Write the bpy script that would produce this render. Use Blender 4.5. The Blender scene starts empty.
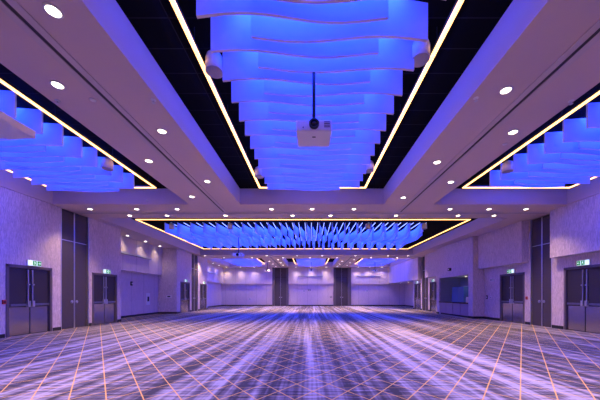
import bpy, bmesh, math, random
from mathutils import Vector
random.seed(7)
C = bpy.context.scene.collection
PI = math.pi
F = 283.0; CH = 1.6; ZC = 5.6; ZT = 6.25           # focal (px), eye height, ceiling, dark tile plane inside the coffers

# ------------------------------------------------------------------ materials
def new_mat(name):
    m = bpy.data.materials.new(name); m.use_nodes = True
    nt = m.node_tree; b = nt.nodes['Principled BSDF']
    return m, nt, b
def N(nt, t, **kw):
    n = nt.nodes.new(t)
    for k, v in kw.items():
        if k == 'ins':
            for a, c in v.items(): n.inputs[a].default_value = c
        else: setattr(n, k, v)
    return n
def plain(name, col, rough=.5, metal=0, noise=.06, scale=8, stretch=(1, 1, 1), emit=None, estr=0):
    m, nt, b = new_mat(name)
    tc = N(nt, 'ShaderNodeTexCoord'); mp = N(nt, 'ShaderNodeMapping'); mp.inputs['Scale'].default_value = stretch
    no = N(nt, 'ShaderNodeTexNoise', ins={'Scale': scale, 'Detail': 3})
    rp = N(nt, 'ShaderNodeMapRange', ins={'To Min': 1 - noise, 'To Max': 1 + noise})
    mx = N(nt, 'ShaderNodeVectorMath', operation='SCALE'); mx.inputs[0].default_value = col[:3]
    L = nt.links.new
    L(tc.outputs['Object'], mp.inputs[0]); L(mp.outputs[0], no.inputs['Vector']); L(no.outputs['Fac'], rp.inputs['Value'])
    L(rp.outputs[0], mx.inputs['Scale']); L(mx.outputs[0], b.inputs['Base Color'])
    b.inputs['Roughness'].default_value = rough; b.inputs['Metallic'].default_value = metal
    if emit:
        b.inputs['Emission Color'].default_value = (*emit, 1); b.inputs['Emission Strength'].default_value = estr
    return m
M = {}
M['paint'] = plain('ceiling_paint', (.66, .54, .51), .75, noise=.02, scale=2)
M['blade'] = plain('baffle_blue_lit', (.50, .60, .86), .8, noise=.03)  # white baffles, with the blue glow tinted into their base colour
M['bladeedge'] = plain('baffle_edge_floor_lit', (.85, .74, .72), .7, noise=.02)  # same baffles: bottom edges paler and pinker, floor bounce put into the colour
M['tile'] = plain('black_tile', (.012, .012, .014), .8)
M['grid'] = plain('black_grid', (.035, .035, .04), .5)
M['white'] = plain('white_plastic', (.8, .79, .78), .45, noise=.02)
M['black'] = plain('black_plastic', (.02, .02, .025), .45)
M['grille'] = plain('speaker_grille', (.42, .38, .4), .7, scale=90, noise=.3)
M['metal'] = plain('satin_metal', (.62, .62, .66), .35, metal=.9, noise=.03)
M['darkmetal'] = plain('dark_satin_metal', (.25, .25, .3), .35, metal=.9, noise=.03)
M['steel'] = plain('brushed_steel', (.44, .41, .44), .2, metal=1, noise=.08, scale=3, stretch=(1, 1, 60))
M['door'] = plain('charcoal_door', (.034, .028, .036), .45, noise=.05, scale=4)
M['pocket'] = plain('charcoal_panel', (.07, .056, .068), .6, noise=.06, scale=5)
M['frame'] = plain('door_frame_paint', (.13, .105, .125), .5, noise=.03)
M['base'] = plain('black_skirting', (.018, .017, .02), .5)
M['red'] = plain('red_plastic', (.45, .03, .03), .4)
M['green'] = plain('green_sign', (.0, .25, .04), .4, emit=(0, .42, .05), estr=.35)
M['signwhite'] = plain('sign_lightbox', (.8, .9, .86), .4, emit=(.7, 1, .88), estr=.9)
M['pinkled'] = plain('warm_led', (.9, .8, .6), .5, emit=(1, .46, .12), estr=4.2)
M['bluetube'] = plain('blue_led', (.3, .4, .9), .5, emit=(.5, .6, 1), estr=1.3)
M['lamp'] = plain('lamp_lens', (.9, .85, .8), .5, emit=(1, .86, .66), estr=9)
M['glass'] = plain('dark_glass', (.02, .02, .03), .05)
M['counter'] = plain('dark_counter', (.05, .04, .05), .25)
M['bluepanel'] = plain('blue_cabinet', (.10, .22, .42), .4)
M['greyinside'] = plain('grey_laminate', (.5, .53, .56), .5)
M['kiosk'] = plain('mauve_laminate', (.36, .27, .33), .45, scale=3, stretch=(1, 1, 8))
M['track'] = plain('dark_track', (.03, .03, .035), .5)

def wallpaper(name, c1, c2, seam=None, sc=(34, 34, 4.5)):
    m, nt, b = new_mat(name); L = nt.links.new
    tc = N(nt, 'ShaderNodeTexCoord'); mp = N(nt, 'ShaderNodeMapping'); mp.inputs['Scale'].default_value = sc
    no = N(nt, 'ShaderNodeTexNoise', ins={'Scale': 1.0, 'Detail': 2, 'Distortion': 1.2})
    cr = N(nt, 'ShaderNodeValToRGB'); e = cr.color_ramp.elements
    e[0].position = .38; e[1].position = .62; e[0].color = (*c1, 1); e[1].color = (*c2, 1)
    L(tc.outputs['Object'], mp.inputs[0]); L(mp.outputs[0], no.inputs['Vector']); L(no.outputs['Fac'], cr.inputs[0])
    out = cr.outputs[0]
    if seam:
        sp = N(nt, 'ShaderNodeSeparateXYZ'); L(tc.outputs['Object'], sp.inputs[0])
        fac = None
        for ax in ('X', 'Y'):
            d = N(nt, 'ShaderNodeMath', operation='PINGPONG'); d.inputs[1].default_value = seam / 2
            a = N(nt, 'ShaderNodeMath', operation='ADD'); a.inputs[1].default_value = .37
            L(sp.outputs[ax], a.inputs[0]); L(a.outputs[0], d.inputs[0])
            g = N(nt, 'ShaderNodeMath', operation='LESS_THAN'); g.inputs[1].default_value = .012
            L(d.outputs[0], g.inputs[0])
            if fac is None: fac = g.outputs[0]
            else:
                s = N(nt, 'ShaderNodeMath', operation='MAXIMUM'); L(fac, s.inputs[0]); L(g.outputs[0], s.inputs[1]); fac = s.outputs[0]
        mx = N(nt, 'ShaderNodeMix', data_type='RGBA'); mx.inputs['B'].default_value = (.12, .10, .11, 1)
        ml = N(nt, 'ShaderNodeMath', operation='MULTIPLY'); ml.inputs[1].default_value = .6
        L(fac, ml.inputs[0]); L(ml.outputs[0], mx.inputs['Factor']); L(out, mx.inputs['A']); out = mx.outputs['Result']
    L(out, b.inputs['Base Color']); b.inputs['Roughness'].default_value = .7
    bp = N(nt, 'ShaderNodeBump', ins={'Strength': .25, 'Distance': .01}); L(no.outputs['Fac'], bp.inputs['Height']); L(bp.outputs[0], b.inputs['Normal'])
    return m
M['paper'] = wallpaper('vertical_fleck_wallpaper', (.52, .43, .44), (.76, .65, .66))
M['panelwall'] = wallpaper('seamed_wall_panel', (.64, .54, .55), (.70, .59, .60), seam=1.5, sc=(5, 5, 2))

def carpet():
    m, nt, b = new_mat('woven_carpet'); L = nt.links.new
    tc = N(nt, 'ShaderNodeTexCoord'); sp = N(nt, 'ShaderNodeSeparateXYZ'); L(tc.outputs['Object'], sp.inputs[0])
    def nz(sx, sy, det, off=0, rough=.5):
        mp = N(nt, 'ShaderNodeMapping'); mp.inputs['Scale'].default_value = (sx, sy, 1); mp.inputs['Location'].default_value = (off, off * .7, 0)
        n = N(nt, 'ShaderNodeTexNoise', ins={'Scale': 1.0, 'Detail': det, 'Roughness': rough}); L(tc.outputs['Object'], mp.inputs[0]); L(mp.outputs[0], n.inputs['Vector'])
        return n.outputs['Fac']
    def math_(op, a, c, d=None):
        n = N(nt, 'ShaderNodeMath', operation=op)
        for i, v in enumerate((a, c, d)):
            if v is None: continue
            if isinstance(v, (int, float)): n.inputs[i].default_value = v
            else: L(v, n.inputs[i])
        return n.outputs[0]
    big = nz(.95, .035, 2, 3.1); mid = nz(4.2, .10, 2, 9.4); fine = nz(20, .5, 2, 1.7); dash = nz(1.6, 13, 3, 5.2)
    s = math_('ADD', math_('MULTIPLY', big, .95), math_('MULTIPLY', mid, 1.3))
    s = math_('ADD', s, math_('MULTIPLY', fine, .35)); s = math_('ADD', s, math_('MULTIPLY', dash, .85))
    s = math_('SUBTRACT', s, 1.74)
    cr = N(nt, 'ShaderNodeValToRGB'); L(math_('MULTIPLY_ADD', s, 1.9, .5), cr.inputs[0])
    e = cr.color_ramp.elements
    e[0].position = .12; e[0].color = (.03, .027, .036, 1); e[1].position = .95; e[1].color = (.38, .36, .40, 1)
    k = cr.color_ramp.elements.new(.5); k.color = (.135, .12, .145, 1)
    # gold lines: two diagonal families and a fainter cross family
    X, Y = sp.outputs['X'], sp.outputs['Y']
    def line(v, per, ph, w):
        t = math_('PINGPONG', math_('ADD', v, ph + 100 * per), per / 2)
        return math_('LESS_THAN', t, w)
    ky = math_('MULTIPLY', Y, .75)
    l1 = line(math_('ADD', X, ky), .575, -.13, .0115); l2 = line(math_('SUBTRACT', X, ky), .575, .03, .0115); l3 = line(Y, .3833, .1, .006)
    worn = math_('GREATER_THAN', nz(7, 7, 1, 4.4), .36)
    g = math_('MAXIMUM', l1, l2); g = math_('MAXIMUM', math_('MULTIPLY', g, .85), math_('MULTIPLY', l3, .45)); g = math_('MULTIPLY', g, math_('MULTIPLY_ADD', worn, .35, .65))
    mx = N(nt, 'ShaderNodeMix', data_type='RGBA'); mx.inputs['B'].default_value = (.85, .50, .09, 1)
    L(g, mx.inputs['Factor']); L(cr.outputs[0], mx.inputs['A']); L(mx.outputs['Result'], b.inputs['Base Color'])
    b.inputs['Roughness'].default_value = .9
    return m
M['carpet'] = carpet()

def tilemat():
    m, nt, b = new_mat('black_ceiling_tiles'); L = nt.links.new
    tc = N(nt, 'ShaderNodeTexCoord')
    br = N(nt, 'ShaderNodeTexBrick', offset=0, ins={'Scale': 1, 'Mortar Size': .012, 'Brick Width': 1.2, 'Row Height': .6, 'Color1': (.0035, .0035, .004, 1), 'Color2': (.005, .005, .006, 1), 'Mortar': (.02, .02, .024, 1)})
    L(tc.outputs['Object'], br.inputs['Vector']); L(br.outputs[0], b.inputs['Base Color']); b.inputs['Roughness'].default_value = .9; b.inputs['Specular IOR Level'].default_value = .05
    return m
M['tiles'] = tilemat()

# ------------------------------------------------------------------ mesh helpers
class MB:
    def __init__(s): s.v = []; s.f = []
    def box(s, x0, x1, y0, y1, z0, z1):
        n = len(s.v)
        s.v += [(x, y, z) for z in (z0, z1) for y in (y0, y1) for x in (x0, x1)]
        s.f += [tuple(n + i for i in q) for q in ((0, 2, 3, 1), (4, 5, 7, 6), (0, 1, 5, 4), (2, 6, 7, 3), (0, 4, 6, 2), (1, 3, 7, 5))]
        return s
    def ring(s, c, prof, axis='z', seg=20):
        """lathe: prof = [(radius, height)]"""
        n = len(s.v)
        for r, h in prof:
            for k in range(seg):
                a = 2 * PI * k / seg; p = (r * math.cos(a), r * math.sin(a), h)
                if axis == 'y': p = (p[0], p[2], p[1])
                if axis == 'x': p = (p[2], p[0], p[1])
                s.v.append((c[0] + p[0], c[1] + p[1], c[2] + p[2]))
        for i in range(len(prof) - 1):
            for k in range(seg):
                a = n + i * seg + k; b = n + i * seg + (k + 1) % seg
                s.f.append((a, b, b + seg, a + seg))
        s.f.append(tuple(n + k for k in range(seg))[::-1]); s.f.append(tuple(n + (len(prof) - 1) * seg + k for k in range(seg)))
        return s
    def mesh(s, name, mat, smooth=False, bevel=0):
        me = bpy.data.meshes.new(name); me.from_pydata(s.v, [], s.f); me.materials.append(mat)
        bm = bmesh.new(); bm.from_mesh(me)
        if bevel: bmesh.ops.bevel(bm, geom=list(bm.edges), offset=bevel, segments=2, affect='EDGES', profile=.6)
        bmesh.ops.recalc_face_normals(bm, faces=bm.faces)
        bm.to_mesh(me); bm.free()
        if smooth:
            for p in me.polygons: p.use_smooth = len(p.vertices) == 4
        return me
def link(name, data, parent=None, loc=(0, 0, 0), rz=0):
    o = bpy.data.objects.new(name, data); C.objects.link(o); o.parent = parent; o.location = loc; o.rotation_euler = (0, 0, rz); return o
def tag(o, label=None, cat=None, group=None, kind=None):
    if label: o['label'] = label
    if cat: o['category'] = cat
    if group: o['group'] = group
    if kind: o['kind'] = kind
    return o
def copy_tree(o, parent=None):
    c = o.copy(); C.objects.link(c); c.parent = parent
    for ch in list(o.children): copy_tree(ch, c)
    return c
def struct(name, mb, mat, **k):
    return tag(link(name, mb.mesh(name, mat, **k)), kind='structure')
ORD = ['zeroth', 'first', 'second', 'third', 'fourth', 'fifth', 'sixth', 'seventh', 'eighth', 'ninth', 'tenth', 'eleventh', 'twelfth',
       'thirteenth', 'fourteenth', 'fifteenth', 'sixteenth', 'seventeenth', 'eighteenth', 'nineteenth']
TENS = {20: 'twenty', 30: 'thirty', 40: 'forty'}
def ordinal(n):
    if n < 20: return ORD[n]
    t = n // 10 * 10
    return {20: 'twentieth', 30: 'thirtieth', 40: 'fortieth'}[t] if n == t else TENS[t] + '-' + ORD[n - t]

# ------------------------------------------------------------------ setting: floor, ceiling, walls
XL, XR = -11.4, 11.8
YB, YF = -5.0, 41.5
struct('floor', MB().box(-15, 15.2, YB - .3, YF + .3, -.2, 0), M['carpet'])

COF = {  # openings in the plaster ceiling: x0 x1 y0 y1
    'fc': (-3.10, 3.24, 1.8, 12.5), 'fl': (-11.35, -5.34, 1.8, 12.5), 'fr': (5.45, 11.35, 1.8, 12.5),
    't': (-11.0, 10.3, 14.75, 28.3),
    'bc': (-3.10, 3.24, 31.0, 40.2), 'bl': (-11.35, -5.34, 31.0, 40.2), 'br': (5.45, 11.3, 31.0, 40.2)}
xs = sorted({-15.0, 15.2, *(v for c in COF.values() for v in c[:2])}); ys = sorted({YB, YF + .3, *(v for c in COF.values() for v in c[2:])})
cm = MB()
for i in range(len(xs) - 1):
    for j in range(len(ys) - 1):
        x, y = (xs[i] + xs[i + 1]) / 2, (ys[j] + ys[j + 1]) / 2
        if any(c[0] < x < c[1] and c[2] < y < c[3] for c in COF.values()): continue
        n = len(cm.v); cm.v += [(xs[i], ys[j], ZC), (xs[i + 1], ys[j], ZC), (xs[i + 1], ys[j + 1], ZC), (xs[i], ys[j + 1], ZC)]; cm.f.append((n, n + 3, n + 2, n + 1))
for c in COF.values():   # the upright sides of each coffer
    x0, x1, y0, y1 = c
    for (a, b_, c_, d) in ((x0 - .02, x0, y0, y1), (x1, x1 + .02, y0, y1), (x0, x1, y0 - .02, y0), (x0, x1, y1, y1 + .02)):
        cm.box(a, b_, c_, d, ZC + .0005, ZT + .05)
def flat_mesh(mb, name, mat):
    me = bpy.data.meshes.new(name); me.from_pydata(mb.v, [], mb.f); me.materials.append(mat); return me
tag(link('ceiling', flat_mesh(cm, 'ceiling', M['paint'])), kind='structure')
struct('ceiling', MB().box(-15, 15.2, YB, YF + .3, ZT + .05, ZT + .2), M['tiles'])

def wall_run(xf, xo, openings, y0, y1, mb, top=ZC + .25):
    """wall along Y with its face at xf and back at xo; openings = (ya, yb, z0, z1)"""
    a, b = sorted((xf, xo)); y = y0
    for (ya, yb, z0, z1) in sorted(openings):
        mb.box(a, b, y, ya, 0, top)
        if z0 > 0: mb.box(a, b, ya, yb, 0, z0)
        if z1 < top: mb.box(a, b, ya, yb, z1, top)
        y = yb
    mb.box(a, b, y, y1, 0, top)
DH = 2.8; DHL = 2.72
LD = [(10.66, 12.44), (14.86, 16.64)]; LP = (12.95, 14.58)
LD2 = [(24.95, 26.75), (29.35, 31.1)]; LP2 = (27.2, 28.8)
RD = [(11.25, 13.08), (15.62, 17.5)]; RP = (13.8, 15.15)
RD2 = [(26.2, 27.8), (30.2, 31.9)]; RP2 = (28.2, 29.8)
w = MB()
wall_run(XL, XL - .35, [(a, b, 0, DHL) for a, b in LD] + [(LP[0], LP[1], 0, ZC)], YB, 17.06, w)
wall_run(XL, XL - .35, [(a, b, 0, DHL) for a, b in LD2] + [(LP2[0], LP2[1], 0, ZC)], 24.2, 31.4, w)
w.box(-13.3, XL - .35, 16.86, 17.06, 0, ZC + .2); w.box(-13.3, XL - .35, 24.2, 24.4, 0, ZC + .2); w.box(-13.3, XL - .35, 31.2, 31.4, 0, ZC + .2)
struct('wall_left', w, M['paper'])
w = MB().box(-13.3, -13.0, 17.06, 24.2, 0, ZC + .2).box(-13.3, -13.0, 31.4, YF, 0, ZC + .2)
w.box(-13.0, -12.65, 17.06, 24.2, 3.28, ZC - .001).box(-13.0, -12.65, 31.4, YF, 3.28, ZC - .001)
struct('wall_left_recess', w, M['panelwall'])
XB = 11.4
w = MB()
wall_run(XR, XR + .35, [(a, b, 0, DH) for a, b in RD] + [(RP[0], RP[1], 0, ZC)], YB, 19.2, w)
wall_run(XR, XR + .35, [(a, b, 0, DH) for a, b in RD2] + [(RP2[0], RP2[1], 0, ZC)], 24.7, 32.3, w)
w.box(XR + .35, 14.2, 32.1, 32.3, 0, ZC + .2)
w.box(XB, XR - .002, YB, 13.45, 3.36, ZC - .002).box(XB, XR - .002, 15.25, 19.19, 3.36, ZC - .002)      # upper wall standing proud over the doors
w.box(XB, XR - .002, 24.7, 28.1, 3.3, ZC - .002)
# serving-hatch block
KX = 11.05
w.box(KX, KX + .15, 19.2, 19.75, 0, ZC - .003).box(KX, KX + .15, 24.2, 24.7, 0, ZC - .003).box(KX, KX + .15, 19.75, 24.2, 3.03, ZC - .003)
w.box(KX + .15, 14.0, 19.2, 19.35, 0, ZC - .003).box(KX + .15, 14.0, 24.55, 24.7, 0, ZC - .003)
struct('wall_right', w, M['paper'])
w = MB().box(XB, 11.7, 29.9, YF, 3.25, ZC - .002).box(11.7, 14.2, 32.3, YF, 3.25, 3.4).box(13.9, 14.2, 32.3, YF, 0, 3.25)
struct('wall_right_recess', w, M['panelwall'])
BW = [(-13.3, -5.5), (-3.14, 3.43), (6.0, 14.2)]
w = MB()
for a, b in BW: w.box(a, b, YF, YF + .3, 0, ZC).box(a, b, YF - .25, YF, 3.2, ZC - .002)
struct('wall_back', w, M['panelwall'])
w = MB()
for a, b in ((-5.5, -5.19), (-3.45, -3.14), (3.43, 3.74), (5.55, 6.0)): w.box(a, b, YF - .28, YF + .3, 0, ZC - .003)
struct('trim_1', w, M['frame'])
struct('wall_near', MB().box(-15, 15.2, YB - .3, YB, 0, ZT), M['paper'])

# skirtings
bl = MB()
def base_run(mb, x, sgn, segs):
    for a, b in segs: mb.box(min(x, x + sgn * .02), max(x, x + sgn * .02), a, b, 0, .15)
base_run(bl, XL, 1, [(YB, LD[0][0] - .1), (LD[0][1] + .1, LP[0]), (LP[1], LD[1][0] - .1), (LD[1][1] + .1, 17.06), (24.2, LD2[0][0] - .1), (LD2[0][1] + .1, LP2[0]), (LP2[1], LD2[1][0] - .1), (LD2[1][1] + .1, 31.4)])
base_run(bl, -13.0, 1, [(17.06, 24.2), (31.4, YF)]); bl.box(-13.0, XL, 24.18, 24.2, 0, .15)
struct('baseboard_left', bl, M['base'])
br = MB()
base_run(br, XR, -1, [(YB, RD[0][0] - .1), (RD[0][1] + .1, RP[0]), (RP[1], RD[1][0] - .1), (RD[1][1] + .1, 19.18), (24.7, RD2[0][0] - .1), (RD2[0][1] + .1, RP2[0]), (RP2[1], RD2[1][0] - .1), (RD2[1][1] + .1, 32.3)])
base_run(br, KX, -1, [(19.2, 19.75), (24.2, 24.7)]); br.box(KX - .02, XR, 19.18, 19.2, 0, .15); base_run(br, 13.9, -1, [(32.3, YF)])
struct('baseboard_right', br, M['base'])
bb = MB()
for a, b in BW: bb.box(a, b, YF - .02, YF, 0, .15)
struct('baseboard_back', bb, M['base'])

# partition tracks let into the ceiling (a dark slot between two flanges)
def track(name, x0, x1, y0, y1):
    t = MB(); f = MB()
    if x1 - x0 > y1 - y0:
        c = (y0 + y1) / 2; t.box(x0, x1, c - .035, c + .035, ZC - .012, ZC - .001)
        f.box(x0, x1, c - .16, c - .037, ZC - .022, ZC - .001).box(x0, x1, c + .037, c + .16, ZC - .022, ZC - .001)
    else:
        c = (x0 + x1) / 2; t.box(c - .035, c + .035, y0, y1, ZC - .012, ZC - .001)
        f.box(c - .16, c - .037, y0, y1, ZC - .022, ZC - .001).box(c + .037, c + .16, y0, y1, ZC - .022, ZC - .001)
    o = struct(name, f, M['trackrail']); s = link('slot', t.mesh('slot', M['track']), o)
M['trackrail'] = plain('track_flange', (.60, .52, .52), .6)
track('trim_2', -4.3, -4.0, YB, 13.6); track('trim_3', 4.2, 4.5, YB, 13.6); track('trim_4', XL, XR, 13.63, 13.93)
track('trim_5', -4.3, -4.0, 29.6, YF - .3); track('trim_6', 4.2, 4.5, 29.6, YF - .3); track('trim_7', XL, XB, 29.15, 29.45)

# ------------------------------------------------------------------ doors (structure)
def double_door(n, x, sgn, y0, y1):
    """sgn = +1 when the room lies towards +x"""
    root = tag(link('door_%d' % n, None, loc=(x, (y0 + y1) / 2, 0)), kind='structure')
    h = (y1 - y0) / 2; DH = DHL if sgn > 0 else 2.8
    fr = MB()
    a, b = sorted((-sgn * .12, sgn * .025))
    fr.box(a, b, -h - .06, -h + .045, 0, DH + .06).box(a, b, h - .045, h + .06, 0, DH + .06).box(a, b, -h - .06, h + .06, DH - .045, DH + .06)
    link('door_frame', fr.mesh('door_frame', M['frame']), root)
    dx = -sgn * .07
    for s in (-1, 1):
        ya, yb = sorted((s * .006, s * (h - .05)))
        lf = link('door_leaf', MB().box(dx - .025, dx + .025, ya, yb, .01, DH - .05).mesh('door_leaf', M['door']), root)
        xa, xb = sorted((dx + sgn * .025, dx + sgn * .032))
        link('kick_plate', MB().box(xa, xb, ya + .02, yb - .02, .03, 1.12).mesh('kick_plate', M['steel']), lf)
        pb = MB(); c0, c1 = sorted((dx + sgn * .03, dx + sgn * .10)); pb.box(c0, c1, ya + .04, yb - .04, 1.16, 1.25)
        link('push_bar', pb.mesh('push_bar', M['darkmetal'], bevel=.01), lf)
        q = s * .09; c0, c1 = sorted((dx + sgn * .03, dx + sgn * .07)); 
        link('vertical_rod', MB().box(c0, c1, q - .018, q + .018, 1.25, DH - .1).mesh('vertical_rod', M['metal']), lf)
        c0, c1 = sorted((dx + sgn * .03, dx + sgn * .12))
        link('latch_case', MB().box(c0, c1, q - .05, q + .05, 1.12, 1.36).mesh('latch_case', M['metal'], bevel=.012), lf)
        link('rod_guide', MB().box(c0, c1 , q - .03, q + .03, 2.0, 2.05).mesh('rod_guide', M['metal']), lf)
    return root
k = 1
for a, b in LD + LD2: double_door(k, XL, 1, a, b); k += 1
for a, b in RD + RD2: double_door(k, XR, -1, a, b); k += 1
def pocket_door(n, x, sgn, y0, y1):
    root = tag(link('door_%d' % n, None, loc=(x, (y0 + y1) / 2, 0)), kind='structure'); h = (y1 - y0) / 2
    dx = -sgn * .10
    jm = MB(); a, b = sorted((-sgn * .2, sgn * .012))
    jm.box(a, b, -h, -h + .035, 0, ZC - .004).box(a, b, h - .035, h, 0, ZC - .004)
    link('door_frame', jm.mesh('door_frame', M['metal']), root)
    for s in (-1, 1):
        ya, yb = sorted((s * .004, s * (h - .035)))
        for z0, z1, nm in ((.01, 4.16, 'door_leaf'), (4.19, ZC - .01, 'upper_panel')):
            lf = link(nm, MB().box(dx - .03, dx + .03, ya, yb, z0, z1).mesh(nm, M['pocket']), root)
            ea, eb = sorted((s * .004, s * .03)); xa, xb = sorted((dx + sgn * .03, dx + sgn * .045))
            link('edge_strip', MB().box(xa, xb, ea, eb, z0, z1).mesh('edge_strip', M['metal']), lf)
            if nm == 'door_leaf':
                link('handle', MB().ring((dx + sgn * .05, s * .14, 1.27), [(.07, -.02), (.075, 0), (.04, .02)], 'x').mesh('handle', M['metal'], smooth=True), lf)
    link('seam_bar', MB().box(*sorted((dx - .03, dx + sgn * .045)), -h + .035, h - .035, 4.16, 4.19).mesh('seam_bar', M['metal']), root)
pocket_door(9, XL, 1, *LP); pocket_door(10, XL, 1, *LP2); pocket_door(11, XR, -1, *RP); pocket_door(12, XR, -1, *RP2)
# matching tall pocket doors in the far wall
for n, (x0, x1) in ((13, (-5.19, -3.45)), (14, (3.74, 5.55))):
    root = tag(link('door_%d' % n, None, loc=((x0 + x1) / 2, YF + .1, 0)), kind='structure'); h = (x1 - x0) / 2
    for s in (-1, 1):
        a, b = sorted((s * .012, s * h))
        for z0, z1, nm in ((.01, 4.16, 'door_leaf'), (4.19, ZC - .01, 'upper_panel')):
            lf = link(nm, MB().box(a, b, -.03, .03, z0, z1).mesh(nm, M['pocket']), root)
            if nm == 'door_leaf': link('handle', MB().ring((s * .16, -.05, 1.27), [(.03, -.02), (.055, 0), (.05, .02)], 'y').mesh('handle', M['metal'], smooth=True), lf)
    link('centre_strip', MB().box(-.012, .012, -.04, .03, .01, ZC - .01).mesh('centre_strip', M['metal']), root)

# ------------------------------------------------------------------ exit signs
def exit_sign(x, sgn, y, label, flip):
    """green running-man box over a door; the pictograms stand at the far/near end like the photo's"""
    r = tag(link('exit_sign', None, loc=(x, y, DH + (-.01 if sgn > 0 else .07))), label, 'exit sign', 'lit green exit signs over the doors')
    a, b = sorted((0, sgn * .07))
    link('housing', MB().box(a, b, -.29, .29, 0, .23).mesh('housing', M['white'], bevel=.008), r)
    a, b = sorted((sgn * .07, sgn * .08)); f = link('face', MB().box(a, b, -.275, .275, .012, .218).mesh('face', M['signwhite']), r)
    px = sgn * .081; tx = sgn * .086
    for cy in (-.01, .185):       # pictogram panels
        g = MB().box(*sorted((px, px + sgn * .004)), cy - .08, cy + .08, .022, .208)
        link('pictogram_panel', g.mesh('pictogram_panel', M['green']), r)
    m = MB()                    # running figure on the first panel
    def bar(p, q, wd):
        d = Vector((q[0] - p[0], q[1] - p[1])); n_ = Vector((-d.y, d.x)).normalized() * wd * .33; n = len(m.v)
        for X in (tx, tx + sgn * .003):
            for pt in ((p[0] + n_.x, p[1] + n_.y), (q[0] + n_.x, q[1] + n_.y), (q[0] - n_.x, q[1] - n_.y), (p[0] - n_.x, p[1] - n_.y)):
                m.v.append((X, pt[0], pt[1]))
        m.f += [(n, n + 1, n + 2, n + 3), (n + 4, n + 7, n + 6, n + 5), (n, n + 4, n + 5, n + 1), (n + 1, n + 5, n + 6, n + 2), (n + 2, n + 6, n + 7, n + 3), (n + 3, n + 7, n + 4, n)]
    c = -.01
    for p, q, wd in (((c, .15), (c + .008, .105), .026), ((c + .008, .105), (c - .03, .075), .016), ((c - .03, .075), (c - .032, .04), .014), ((c + .008, .105), (c + .04, .085), .016), ((c + .04, .085), (c + .06, .05), .014), ((c, .15), (c - .035, .13), .012), ((c, .148), (c + .035, .12), .012)): bar(p, q, wd)
    m.ring((tx, c - .006, .172), [(.014, 0), (.014, sgn * .003)], 'x', 10)
    link('running_figure', m.mesh('running_figure', M['signwhite']), r)
    m2 = MB(); m = m2; c = .185
    bar((c - .05, .115), (c + .03, .115), .022); bar((c + .045, .115), (c + .005, .16), .02); bar((c + .045, .115), (c + .005, .07), .02)
    link('arrow', m2.mesh('arrow', M['signwhite']), r)
    return r
names = ['nearest', 'second', 'third', 'farthest']
for i, (a, b) in enumerate(LD + LD2): exit_sign(XL, 1, (a + b) / 2 + (0.1 if i == 0 else .05), 'lit white and green exit sign over the %s double door of the left wall' % names[i], False)
for i, (a, b) in enumerate(RD + RD2): exit_sign(XR, -1, (a + b) / 2, 'lit white and green exit sign over the %s double door of the right wall' % names[i], True)

# ------------------------------------------------------------------ baffles
def blade_mesh(name, length, wl, ph, amp=.058, th=.046, h=.58, tilt=.02):
    n = 48; m = MB()
    for i in range(n + 1):
        x = -length / 2 + length * i / n; y = amp * math.sin(2 * PI * x / wl + ph) + tilt * x
        for dy in (-th / 2, th / 2):
            for z in (0, h): m.v.append((x, y + dy, z))
    for i in range(n):
        a = 4 * i; b = a + 4
        m.f += [(a, b, b + 1, a + 1), (a + 2, a + 3, b + 3, b + 2), (a, a + 2, b + 2, b), (a + 1, b + 1, b + 3, a + 3)]
    m.f += [(0, 1, 3, 2), (4 * n, 4 * n + 2, 4 * n + 3, 4 * n + 1)]
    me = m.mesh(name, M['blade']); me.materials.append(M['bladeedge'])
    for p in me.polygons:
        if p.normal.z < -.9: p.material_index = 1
    return me
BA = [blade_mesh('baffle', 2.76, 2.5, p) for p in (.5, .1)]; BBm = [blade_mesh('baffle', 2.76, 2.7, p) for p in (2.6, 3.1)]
COFN = {'fc': 'near centre coffer', 'fl': 'near left coffer', 'fr': 'near right coffer', 'bc': 'far centre coffer', 'bl': 'far left coffer', 'br': 'far right coffer'}
CX = {'fc': .11, 'fl': -8.38, 'fr': 8.37, 'bc': .11, 'bl': -8.3, 'br': 8.30}
for key, cx in CX.items():
    y0 = {'fc': 3.48, 'fl': 3.60, 'fr': 3.15}.get(key, 32.2)
    nA, nB = (13, 12) if key[0] == 'f' else (12, 11)
    mir = -1 if key in ('fr', 'br') else 1      # the right-hand coffers mirror the left ones
    bl_ = [(y0 + .61 * i, -.36, BA[i % 2], 'left') for i in range(nA)] + [(y0 + .34 + .61 * i, .36, BBm[i % 2], 'right') for i in range(nB)]
    for i, (y, dx, me, side) in enumerate(sorted(bl_, key=lambda t: t[0])):
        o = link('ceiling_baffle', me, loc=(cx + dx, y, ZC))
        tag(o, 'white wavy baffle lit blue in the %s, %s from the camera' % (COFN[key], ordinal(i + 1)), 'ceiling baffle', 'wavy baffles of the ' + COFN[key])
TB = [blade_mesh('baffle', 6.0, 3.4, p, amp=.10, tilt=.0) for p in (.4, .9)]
nT = 42
for i in range(nT):
    x = -9.1 + 16.75 * i / (nT - 1); y = 20.9 + (1.15 if i % 2 else 0)
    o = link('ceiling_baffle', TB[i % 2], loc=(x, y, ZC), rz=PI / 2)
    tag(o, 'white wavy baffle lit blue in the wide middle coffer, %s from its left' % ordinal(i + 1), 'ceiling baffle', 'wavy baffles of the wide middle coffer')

tube = link('led_tube', None)
link('lens', MB().box(-.014, .014, -3.0, 3.0, -.012, .012).mesh('lens', M['bluetube']), tube)
link('bracket', MB().box(-.025, .025, -3.02, 3.02, .012, .04).mesh('bracket', M['black']), tube)
for i in range(nT - 1):
    o = tube if i == 0 else copy_tree(tube)
    o.location = (-9.1 + 16.75 * (i + .5) / (nT - 1), 21.1, ZT - .03)
    tag(o, 'glowing blue LED tube above the wide middle coffer baffles, %s from its left' % ordinal(i + 1), 'LED tube', 'blue LED tubes over the wide middle coffer')

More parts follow.
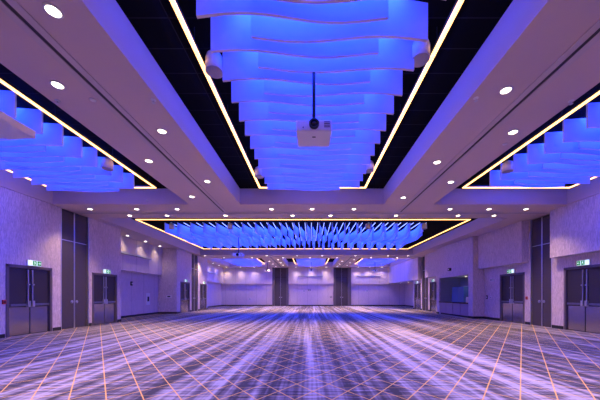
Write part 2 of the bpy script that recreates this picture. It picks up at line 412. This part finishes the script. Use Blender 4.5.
# ------------------------------------------------------------------ warm light lines
LED = {'fc': (-2.03, 2.23, 2.5, 11.45), 'fl': (-10.52, -6.27, 2.5, 11.45), 'fr': (6.21, 10.5, 2.5, 11.45), 't': (-10.0, 9.2, 16.3, 26.6),
       'bc': (-2.04, 2.24, 32.3, 39.6), 'bl': (-10.5, -6.32, 32.3, 39.6), 'br': (6.27, 10.45, 32.3, 39.6)}
LN = dict(COFN, t='wide middle coffer')
ZL = 5.93
for key, (x0, x1, y0, y1) in LED.items():
    r = tag(link('linear_light', None, loc=((x0 + x1) / 2, (y0 + y1) / 2, ZL)), 'warm glowing rectangle of linear light in the ' + LN[key], 'linear light', 'warm light rectangles in the coffers')
    hx, hy = (x1 - x0) / 2, (y1 - y0) / 2; w2 = .035
    for (a, b, c, d) in ((-hx - w2, -hx + w2, -hy - w2, hy + w2), (hx - w2, hx + w2, -hy - w2, hy + w2), (-hx + w2, hx - w2, -hy - w2, -hy + w2), (-hx + w2, hx - w2, hy - w2, hy + w2)):
        p = link('light_bar', MB().box(a, b, c, d, .025, .09).mesh('light_bar', M['black']), r)
        link('diffuser', MB().box(a, b, c, d, 0, .025).mesh('diffuser', M['pinkled']), p)
    for sx in (-1, 1):
        for t in (-.9, -.45, 0, .45, .9):
            link('hanger', MB().box(sx * hx - .006, sx * hx + .006, t * hy - .006, t * hy + .006, .09, ZT + .05 - ZL).mesh('hanger', M['black']), r)

# ------------------------------------------------------------------ downlights
dl = link('downlight', None, loc=(0, 0, 0))
link('trim_ring', MB().ring((0, 0, 0), [(.115, -.001), (.115, -.012), (.09, -.016), (.085, -.006)]).mesh('trim_ring', M['white'], smooth=True), dl)
link('lens', MB().ring((0, 0, 0), [(.084, -.0165), (.084, -.010)], seg=24).mesh('lens', M['lamp']), dl)
SPOT = bpy.data.lights.new('downlight_beam', 'SPOT'); SPOT.energy = 460; SPOT.color = (1, .66, .50); SPOT.spot_size = math.radians(104); SPOT.spot_blend = .8; SPOT.shadow_soft_size = .08
WASH = bpy.data.lights.new('wallwash_beam', 'SPOT'); WASH.energy = 75; WASH.color = (1, .74, .52); WASH.spot_size = math.radians(110); WASH.spot_blend = 1; WASH.shadow_soft_size = .06
FARS = SPOT.copy(); FARS.energy = 700
FARW = WASH.copy(); FARW.energy = 190
first = True
def add_down(x, y, label, group, beam, z=ZC):
    global first
    if first: o = dl; first = False
    else: o = copy_tree(dl)
    for c in list(o.children):
        if c.type == 'LIGHT': bpy.data.objects.remove(c)
    o.location = (x, y, z); tag(o, label, 'downlight', group)
    if beam: link('beam', beam, o, loc=(0, 0, -.03))
rows = [('near ceiling left row beside centre coffer', 'near', -3.61, [-2, 1.1, 3.98, 6.9, 9.95]),
        ('near ceiling left row beyond the track', 'near', -4.80, [-.5, 2.4, 5.38, 8.43, 11.5]),
        ('near ceiling right row beside centre coffer', 'near', 3.82, [-.5, 2.4, 5.52, 8.51, 11.6]),
        ('near ceiling right row beyond the track', 'near', 4.98, [-2, 1.1, 3.98, 6.94, 10.0])]
for nm, g, x, yy in rows:
    for i, y in enumerate(yy):
        add_down(x, y, 'lit downlight, %s, %s from far end' % (nm, ordinal(len(yy) - i)), 'downlights of the near ceiling', SPOT)
for zone, py, Y in (('near row of the front beam', 209, 13.16), ('far row of the front beam', 215.4, 14.22)):
    pxs = (90, 136.7, 177, 271.4, 312, 354, 450, 489, 526) if py == 209 else (129.7, 167, 225.5, 292.6, 330.5, 396, 458, 494)
    for i, p in enumerate(pxs):
        add_down((p - 310) * Y / F, Y, 'lit round downlight in the %s, %s from the left' % (zone, ordinal(i + 1)), 'downlights of the front beam', SPOT)
for zone, Y, pxs in (('front row of the far beam', 28.75, (205, 239.6, 266.7, 297, 322, 355.5, 388, 408)), ('rear row of the far beam', 30.2, (224, 252, 283, 310, 337, 371, 397))):
    for i, p in enumerate(pxs):
        add_down((p - 310) * Y / F, Y, 'lit round downlight in the %s, %s from the left' % (zone, ordinal(i + 1)), 'downlights of the far beam', FARS)
for side, x, yy in (('left strip, row by the centre coffer', -3.61, (32, 35, 38)), ('left strip, row by the left coffer', -4.8, (33.5, 36.5, 39.5)),
                    ('right strip, row by the centre coffer', 3.82, (33.5, 36.5, 39.5)), ('right strip, row by the right coffer', 4.98, (32, 35, 38))):
    for i, y in enumerate(yy):
        add_down(x, y, 'lit downlight in far ceiling %s, %s of three' % (side, ORD[i + 1]), 'downlights of the far ceiling', FARS)
for i, y in enumerate((19.0, 21.1, 23.1)):
    add_down(-12.25, y, 'lit downlight over the recess between the left doors, %s of three' % ORD[i + 1], 'downlights over the left recess', WASH)
for i, y in enumerate((33.2, 35.6, 38.0)):
    add_down(-12.2, y, 'lit downlight over the far left recess, %s of three' % ORD[i + 1], 'downlights over the far left recess', WASH)
for bay, xx in (('left', (-12.0, -10.0, -8.04)), ('centre', (-2.0, 0.15, 2.3)), ('right', (6.9, 8.6, 10.3))):
    for i, x in enumerate(xx):
        add_down(x, YF - .85, 'small downlight washing the far wall, %s bay, %s from the left' % (bay, ORD[i + 1]), 'wall washers along the far wall', FARW)
for i, y in enumerate((33.6, 36.4, 39.2)):
    add_down(12.6, y, 'small downlight under the right alcove soffit, %s from the camera' % ORD[i + 1], 'alcove soffit downlights', None, z=3.25)

add_down(12.0, 21.8, 'added small downlight brightening the inside of the serving hatch', 'added hatch light', WASH, z=3.05)  # added lamp to lift the dark hatch interior
# ------------------------------------------------------------------ blue cove light over the baffles
def area(name, x, y, z, sx, sy, power, col):
    l = bpy.data.lights.new(name, 'AREA'); l.shape = 'RECTANGLE'; l.size = sx; l.size_y = sy; l.energy = power; l.color = col
    o = link(name, l, loc=(x, y, z)); return o
BLUE = (.014, .058, 1)
for key, cx in CX.items():
    y0, y1 = (3.1, 11.0) if key[0] == 'f' else (31.9, 39.4)
    area('blue_light_panel', cx, (y0 + y1) / 2, ZT + .02, 2.7, y1 - y0, 1250, BLUE)
area('blue_light_panel', -.7, 21.7, ZT + .02, 16.6, 6.6, 4800, BLUE)
for key, (x0, x1, y0, y1) in COF.items():      # added blue strips, backs to the camera, to brighten the upright coffer sides
    for sx, X in ((-1, x0 + .75), (1, x1 - .75)):
        o = area('added_blue_wash', X, (y0 + y1) / 2, ZT - .04, .06, y1 - y0 - 1.2, {'fc': 24, 'fl': 14, 'fr': 14}.get(key, 14), BLUE); o.rotation_euler = (0, -sx * math.radians(62), 0)

# ------------------------------------------------------------------ speakers, projectors, sprinklers
sp = link('pendant_speaker', None)
link('body', MB().ring((0, 0, 0), [(.165, 0), (.165, .22), (.14, .30), (.07, .345), (.02, .35)], seg=28).mesh('body', M['white'], smooth=True), sp)
link('grille', MB().ring((0, 0, 0), [(.155, -.008), (.155, .0)], seg=28).mesh('grille', M['grille']), sp)
link('stem', MB().ring((0, 0, 0), [(.012, .35), (.012, ZT + .05 - 5.8)], seg=8).mesh('stem', M['black']), sp)
SPK = [(-1.80, 5.33, 'left of the near centre coffer baffles'), (1.97, 5.06, 'right of the near centre coffer baffles'), (-1.80, 10.05, 'at the far left end of the near centre coffer'),
       (2.0, 9.6, 'at the far right end of the near centre coffer'), (-6.62, 9.25, 'inside the near left coffer'), (6.6, 9.45, 'inside the near right coffer'),
       (-8.6, 17.6, 'far left in the wide middle coffer'), (-4.96, 17.6, 'left of centre in the wide middle coffer'), (3.6, 17.6, 'right of centre in the wide middle coffer'), (7.1, 17.6, 'far right in the wide middle coffer')]
for i, (x, y, wh) in enumerate(SPK):
    o = sp if i == 0 else copy_tree(sp)
    o.location = (x, y, 5.8 if i < 4 else 5.72); tag(o, 'white cylindrical pendant speaker hanging ' + wh, 'speaker', 'pendant ceiling speakers')

def projector(x, y, zb, s, label, ztop=ZT + .05, rz=0, dims=None):
    r = tag(link('projector', None, loc=(x, y, zb), rz=rz), label, 'projector', 'ceiling projectors')
    w_, d, h = dims or (.31 * s, .27 * s, .2 * s)
    b = MB(); n = 0
    # case: a little narrower at the bottom rear
    b.v = [(-w_, -d, 0), (w_, -d, 0), (w_ * .98, d, 0), (-w_ * .98, d, 0), (-w_, -d, h), (w_, -d, h), (w_, d, h), (-w_, d, h)]
    b.f = [(0, 3, 2, 1), (4, 5, 6, 7), (0, 1, 5, 4), (1, 2, 6, 5), (2, 3, 7, 6), (3, 0, 4, 7)]
    link('case', b.mesh('case', M['white'], bevel=.025 * s), r)
    ln = link('lens_barrel', MB().ring((0, -d - .0, h * .55), [(.085 * s, .02), (.085 * s, -.05 * s), (.065 * s, -.055 * s), (.06 * s, -.02 * s)], 'y', 24).mesh('lens_barrel', M['black'], smooth=True), r)
    link('lens_glass', MB().ring((0, -d - .03 * s, h * .55), [(.06 * s, 0), (.03 * s, -.012 * s), (.004, -.016 * s)], 'y', 20).mesh('lens_glass', M['glass'], smooth=True), ln)
    v = MB()
    for i in range(4): v.box(w_ * .55, w_ * .88, -d - .003, -d + .004, h * (.32 + .14 * i), h * (.38 + .14 * i))
    link('vent', v.mesh('vent', M['black']), r)
    link('sensor', MB().ring((-w_ * .6, -d + .002, h * .3), [(.012 * s, 0), (.012 * s, -.006)], 'y', 10).mesh('sensor', M['black']), r)
    br = MB().box(-.16 * s, .16 * s, -.12 * s, .12 * s, h, h + .03)
    for sx in (-1, 1):
        for sy in (-1, 1): br.box(sx * .2 * s - .02, sx * .2 * s + .02, sy * .12 * s - .02, sy * .12 * s + .02, h - .005, h + .05)
    br.box(-.22 * s, .22 * s, -.02, .02, h + .03, h + .05)
    link('mount_bracket', br.mesh('mount_bracket', M['black']), r)
    link('pole', MB().ring((0, 0, 0), [(.028, h + .03), (.028, ztop - zb)], seg=14).mesh('pole', M['black'], smooth=True), r)
    link('label_plate', MB().box(-.03 * s, .03 * s, -.1 * s, -.07 * s, -.004, .002).mesh('label_plate', M['black']), r)
    return r
projector(.07, 5.1, 4.40, 1.0, 'white projector hanging on a pole under the near centre coffer')
projector(-7.29, 6.48, 5.395, 1.0, 'large white projector at the left edge of the near left coffer', dims=(.62, .42, .19))
projector(-5.3, 21.0, 4.42, 1.2, 'dark-looking projector on a pole under the wide middle coffer')
projector(-5.2, 34.5, 4.45, 1.1, 'projector on a pole under the left strip of the far ceiling', ztop=ZC)
projector(.15, 34.5, 4.5, 1.0, 'projector on a pole under the far centre coffer')
projector(8.04, 35.0, 4.5, 1.0, 'projector on a pole under the far right coffer')

spk = link('sprinkler_head', None)
link('escutcheon', MB().ring((0, 0, 0), [(.05, 0), (.05, -.008), (.03, -.02)], seg=16).mesh('escutcheon', M['white'], smooth=True), spk)
link('deflector', MB().ring((0, 0, 0), [(.008, -.02), (.008, -.06), (.035, -.062), (.035, -.068)], seg=14).mesh('deflector', M['metal'], smooth=True), spk)
for i, (px, py, wh) in enumerate(((57.5, 100.5, 'left of the left ceiling track'), (153.5, 100, 'between left track and centre coffer'), (476, 98, 'right of the near centre coffer'),
                                  (571, 101, 'at the edge of the near right coffer'), (147, 200, 'at the far end of the left ceiling strip'))):
    Y = F * 4.0 / (295 - py); o = spk if i == 0 else copy_tree(spk)
    o.location = ((px - 310) * Y / F, Y, ZC + .004); tag(o, 'small white sprinkler head ' + wh, 'sprinkler', 'ceiling sprinkler heads')
for px, py, wh in ((93, 100, 'beside the left track'), (505, 144, 'right of the right track')):
    Y = F * 4.0 / (295 - py)
    o = link('detector', MB().ring((0, 0, 0), [(.06, 0), (.055, -.012), (.01, -.018)]).mesh('detector', M['white'], smooth=True), loc=((px - 310) * Y / F, Y, ZC))
    tag(o, 'small flat white ceiling disc ' + wh, 'detector', 'flat ceiling discs')

# ------------------------------------------------------------------ bars and small things on the walls
def bar_box(x0, x1, y0, y1, z0, z1, label):
    o = link('screen_housing', MB().box(x0, x1, y0, y1, z0, z1).mesh('screen_housing', M['greyinside'], bevel=.01)); tag(o, label, 'screen housing', 'long slim screen housings on the upper walls')
    along_x = (x1 - x0) > (y1 - y0); m = MB()
    if along_x: m.box(x0 + .05, x1 - .05, y0 - .004, y0 + .03, z0 - .01, z0 + .01)
    else: m.box(x1 - .03, x1 + .004, y0 + .05, y1 - .05, z0 - .01, z0 + .01)
    s = link('bottom_slot', m.mesh('bottom_slot', M['black']), o)
bar_box(-12.65, -12.52, 17.6, 22.4, 4.38, 4.52, 'long slim screen housing on the upper wall of the near left recess')
bar_box(-12.65, -12.52, 33.0, 37.5, 4.36, 4.52, 'long slim screen housing high in the far left recess')
bar_box(-1.75, 1.9, YF - .37, YF - .248, 4.30, 4.40, 'long slim screen housing on the far wall, centre bay')
bar_box(6.75, 10.3, YF - .37, YF - .248, 4.30, 4.40, 'long slim screen housing on the far wall, right bay')

def plate(name, x, sgn, y, z, w_, h, d, mat, label, cat, detail=None):
    a, b = sorted((x, x + sgn * d)); o = link(name, MB().box(a, b, y - w_ / 2, y + w_ / 2, z - h / 2, z + h / 2).mesh(name, mat, bevel=min(d, w_, h) * .2)); tag(o, label, cat)
    a, b = sorted((x + sgn * d, x + sgn * (d + .008)))
    link(detail or 'cover', MB().box(a, b, y - w_ * .25, y + w_ * .25, z - h * .2, z + h * .2).mesh('cover', M['black'] if mat is not M['black'] else M['white']), o)
    return o
def wall_y(x, px): return F * abs(x) / abs(px - 310)
plate('fire_alarm_pull', XL, 1, wall_y(XL, 3.5), 1.6 - 7 * wall_y(XL, 3.5) / F, .12, .16, .05, M['red'], 'red fire alarm pull station left of the nearest left door', 'fire alarm')
plate('fire_alarm_pull', XR, -1, wall_y(XR, 527), 1.6 - 3 * wall_y(XR, 527) / F, .12, .17, .05, M['red'], 'red fire alarm pull station right of the second right door', 'fire alarm')
plate('notice_panel', -13.0, 1, 22.7, 1.6 - 4 * 22.7 / F, .5, .95, .03, M['white'], 'white upright panel on the wall of the left recess', 'wall panel')
plate('wall_box', -13.0, 1, wall_y(13, 131), 1.6 + 11.5 * wall_y(13, 131) / F, .16, .3, .08, M['black'], 'small dark box high on the left recess wall', 'wall box')
plate('wall_box', XR, -1, 18.3, 1.6 + 15 * 18.3 / F, .3, .16, .1, M['white'], 'white wall unit left of the second right door', 'wall box')
plate('light_switch', XR, -1, 18.85, 1.45, .14, .24, .03, M['black'], 'dark switch panel near the serving hatch corner', 'switch')
plate('light_switch', XR, -1, 18.45, 1.45, .12, .14, .02, M['white'], 'white switch plate between corner and second right door', 'switch')
plate('wall_box', KX, -1, 22.3, 1.6 + 25.5 * 22.3 / F, .35, .22, .14, M['black'], 'pair of small black wall speakers above the serving hatch', 'wall box')
def plate_y(name, x, y, z, w_, h, d, mat, label, cat):
    o = link(name, MB().box(x - w_ / 2, x + w_ / 2, y - d, y, z - h / 2, z + h / 2).mesh(name, mat, bevel=d * .2)); tag(o, label, cat)
    link('cover', MB().box(x - w_ * .3, x + w_ * .3, y - d - .008, y - d, z - h * .25, z + h * .25).mesh('cover', M['black'] if mat is M['white'] else M['white']), o)
plate_y('wall_plate', (169 - 310) * 24.2 / F, 24.2, 1.6 - 1.5 * 24.2 / F, .42, .22, .02, M['white'], 'white wall plate on the end wall beside the left recess', 'wall plate')
for px, py, mt, wh in ((236, 291, 'white', 'left bay'), (250, 299, 'white', 'left bay, lower down'), (304, 291, 'white', 'centre bay, left one'), (309.5, 290, 'black', 'centre bay, dark one'), (331, 297, 'black', 'centre bay, low right'), (367, 291, 'white', 'right bay')):
    plate_y('wall_plate', (px - 310) * YF / F, YF, 1.6 + (295 - py) * YF / F, .3, .25, .03, M[mt], 'small %s wall plate on the far wall, %s' % (mt, wh), 'wall plate')

# serving hatch: base cabinet with worktop, interior, blue panel and vessel
t = tag(link('serving_counter', None, loc=(KX, 21.95, 0)), 'serving counter with mauve front panels and dark top in the right wall', 'counter')
h = 2.2
link('base_cabinet', MB().box(.06, .6, -h, h, .1, 1.0).mesh('base_cabinet', M['base']), t)
for i in range(4):
    a = -h + i * 1.1 + .03; link('front_panel', MB().box(.02, .06, a, a + 1.04, .12, .98).mesh('front_panel', M['kiosk'], bevel=.004), t)
link('kick', MB().box(.1, .5, -h, h, 0, .1).mesh('kick', M['base']), t)
link('worktop', MB().box(-.06, .75, -h + .003, h - .003, .98, 1.06).mesh('worktop', M['counter'], bevel=.008), t)
struct('wall_hatch', MB().box(13.0, 13.1, 19.35, 24.55, 0, 3.2).box(KX + .15, 13.0, 19.35, 19.4, 0, 3.2).box(KX + .15, 13.0, 24.5, 24.55, 0, 3.2).box(KX + .15, 13.1, 19.35, 24.55, 3.05, 3.2), M['greyinside'])
o = link('roller_cabinet', MB().box(11.9, 12.5, 21.9, 23.7, 0, 2.25).mesh('roller_cabinet', M['bluepanel'], bevel=.01)); tag(o, 'blue cabinet standing inside the serving hatch', 'cabinet')
link('door', MB().box(11.88, 11.9, 21.93, 22.79, .1, 2.2).mesh('door', M['bluepanel']), o); link('door', MB().box(11.88, 11.9, 22.81, 23.67, .1, 2.2).mesh('door', M['bluepanel']), o)
o = link('dispenser', MB().ring((KX + .25, 20.3, 1.06), [(.09, 0), (.1, .05), (.1, .33), (.06, .4), (.03, .41)]).mesh('dispenser', M['white'], smooth=True)); tag(o, 'white upright dispenser on the right end of the serving counter', 'dispenser')
link('lid', MB().ring((KX + .25, 20.3, 1.06), [(.04, .41), (.04, .45), (.02, .46)]).mesh('lid', M['black'], smooth=True), o)

# ------------------------------------------------------------------ camera and render look
cd = bpy.data.cameras.new('camera'); cam = link('camera', cd, loc=(0, 0, CH)); cam.rotation_euler = (PI / 2, 0, 0)
cd.sensor_width = 36; cd.lens = F / 600 * 36; cd.shift_x = -10 / 600; cd.shift_y = 95 / 600; cd.clip_end = 200
sc = bpy.context.scene; sc.camera = cam
wd = bpy.data.worlds.new('world'); sc.world = wd; wd.use_nodes = True; wd.node_tree.nodes['Background'].inputs[0].default_value = (0, 0, 0, 1)
sc.view_settings.view_transform = 'Standard'; sc.view_settings.look = 'None'; sc.view_settings.gamma = 1; sc.view_settings.use_curve_mapping = False
sc.view_settings.exposure = 0.2
sc.cycles.use_denoising = True; sc.cycles.diffuse_bounces = 6; sc.cycles.max_bounces = 10; sc.cycles.sample_clamp_indirect = 8
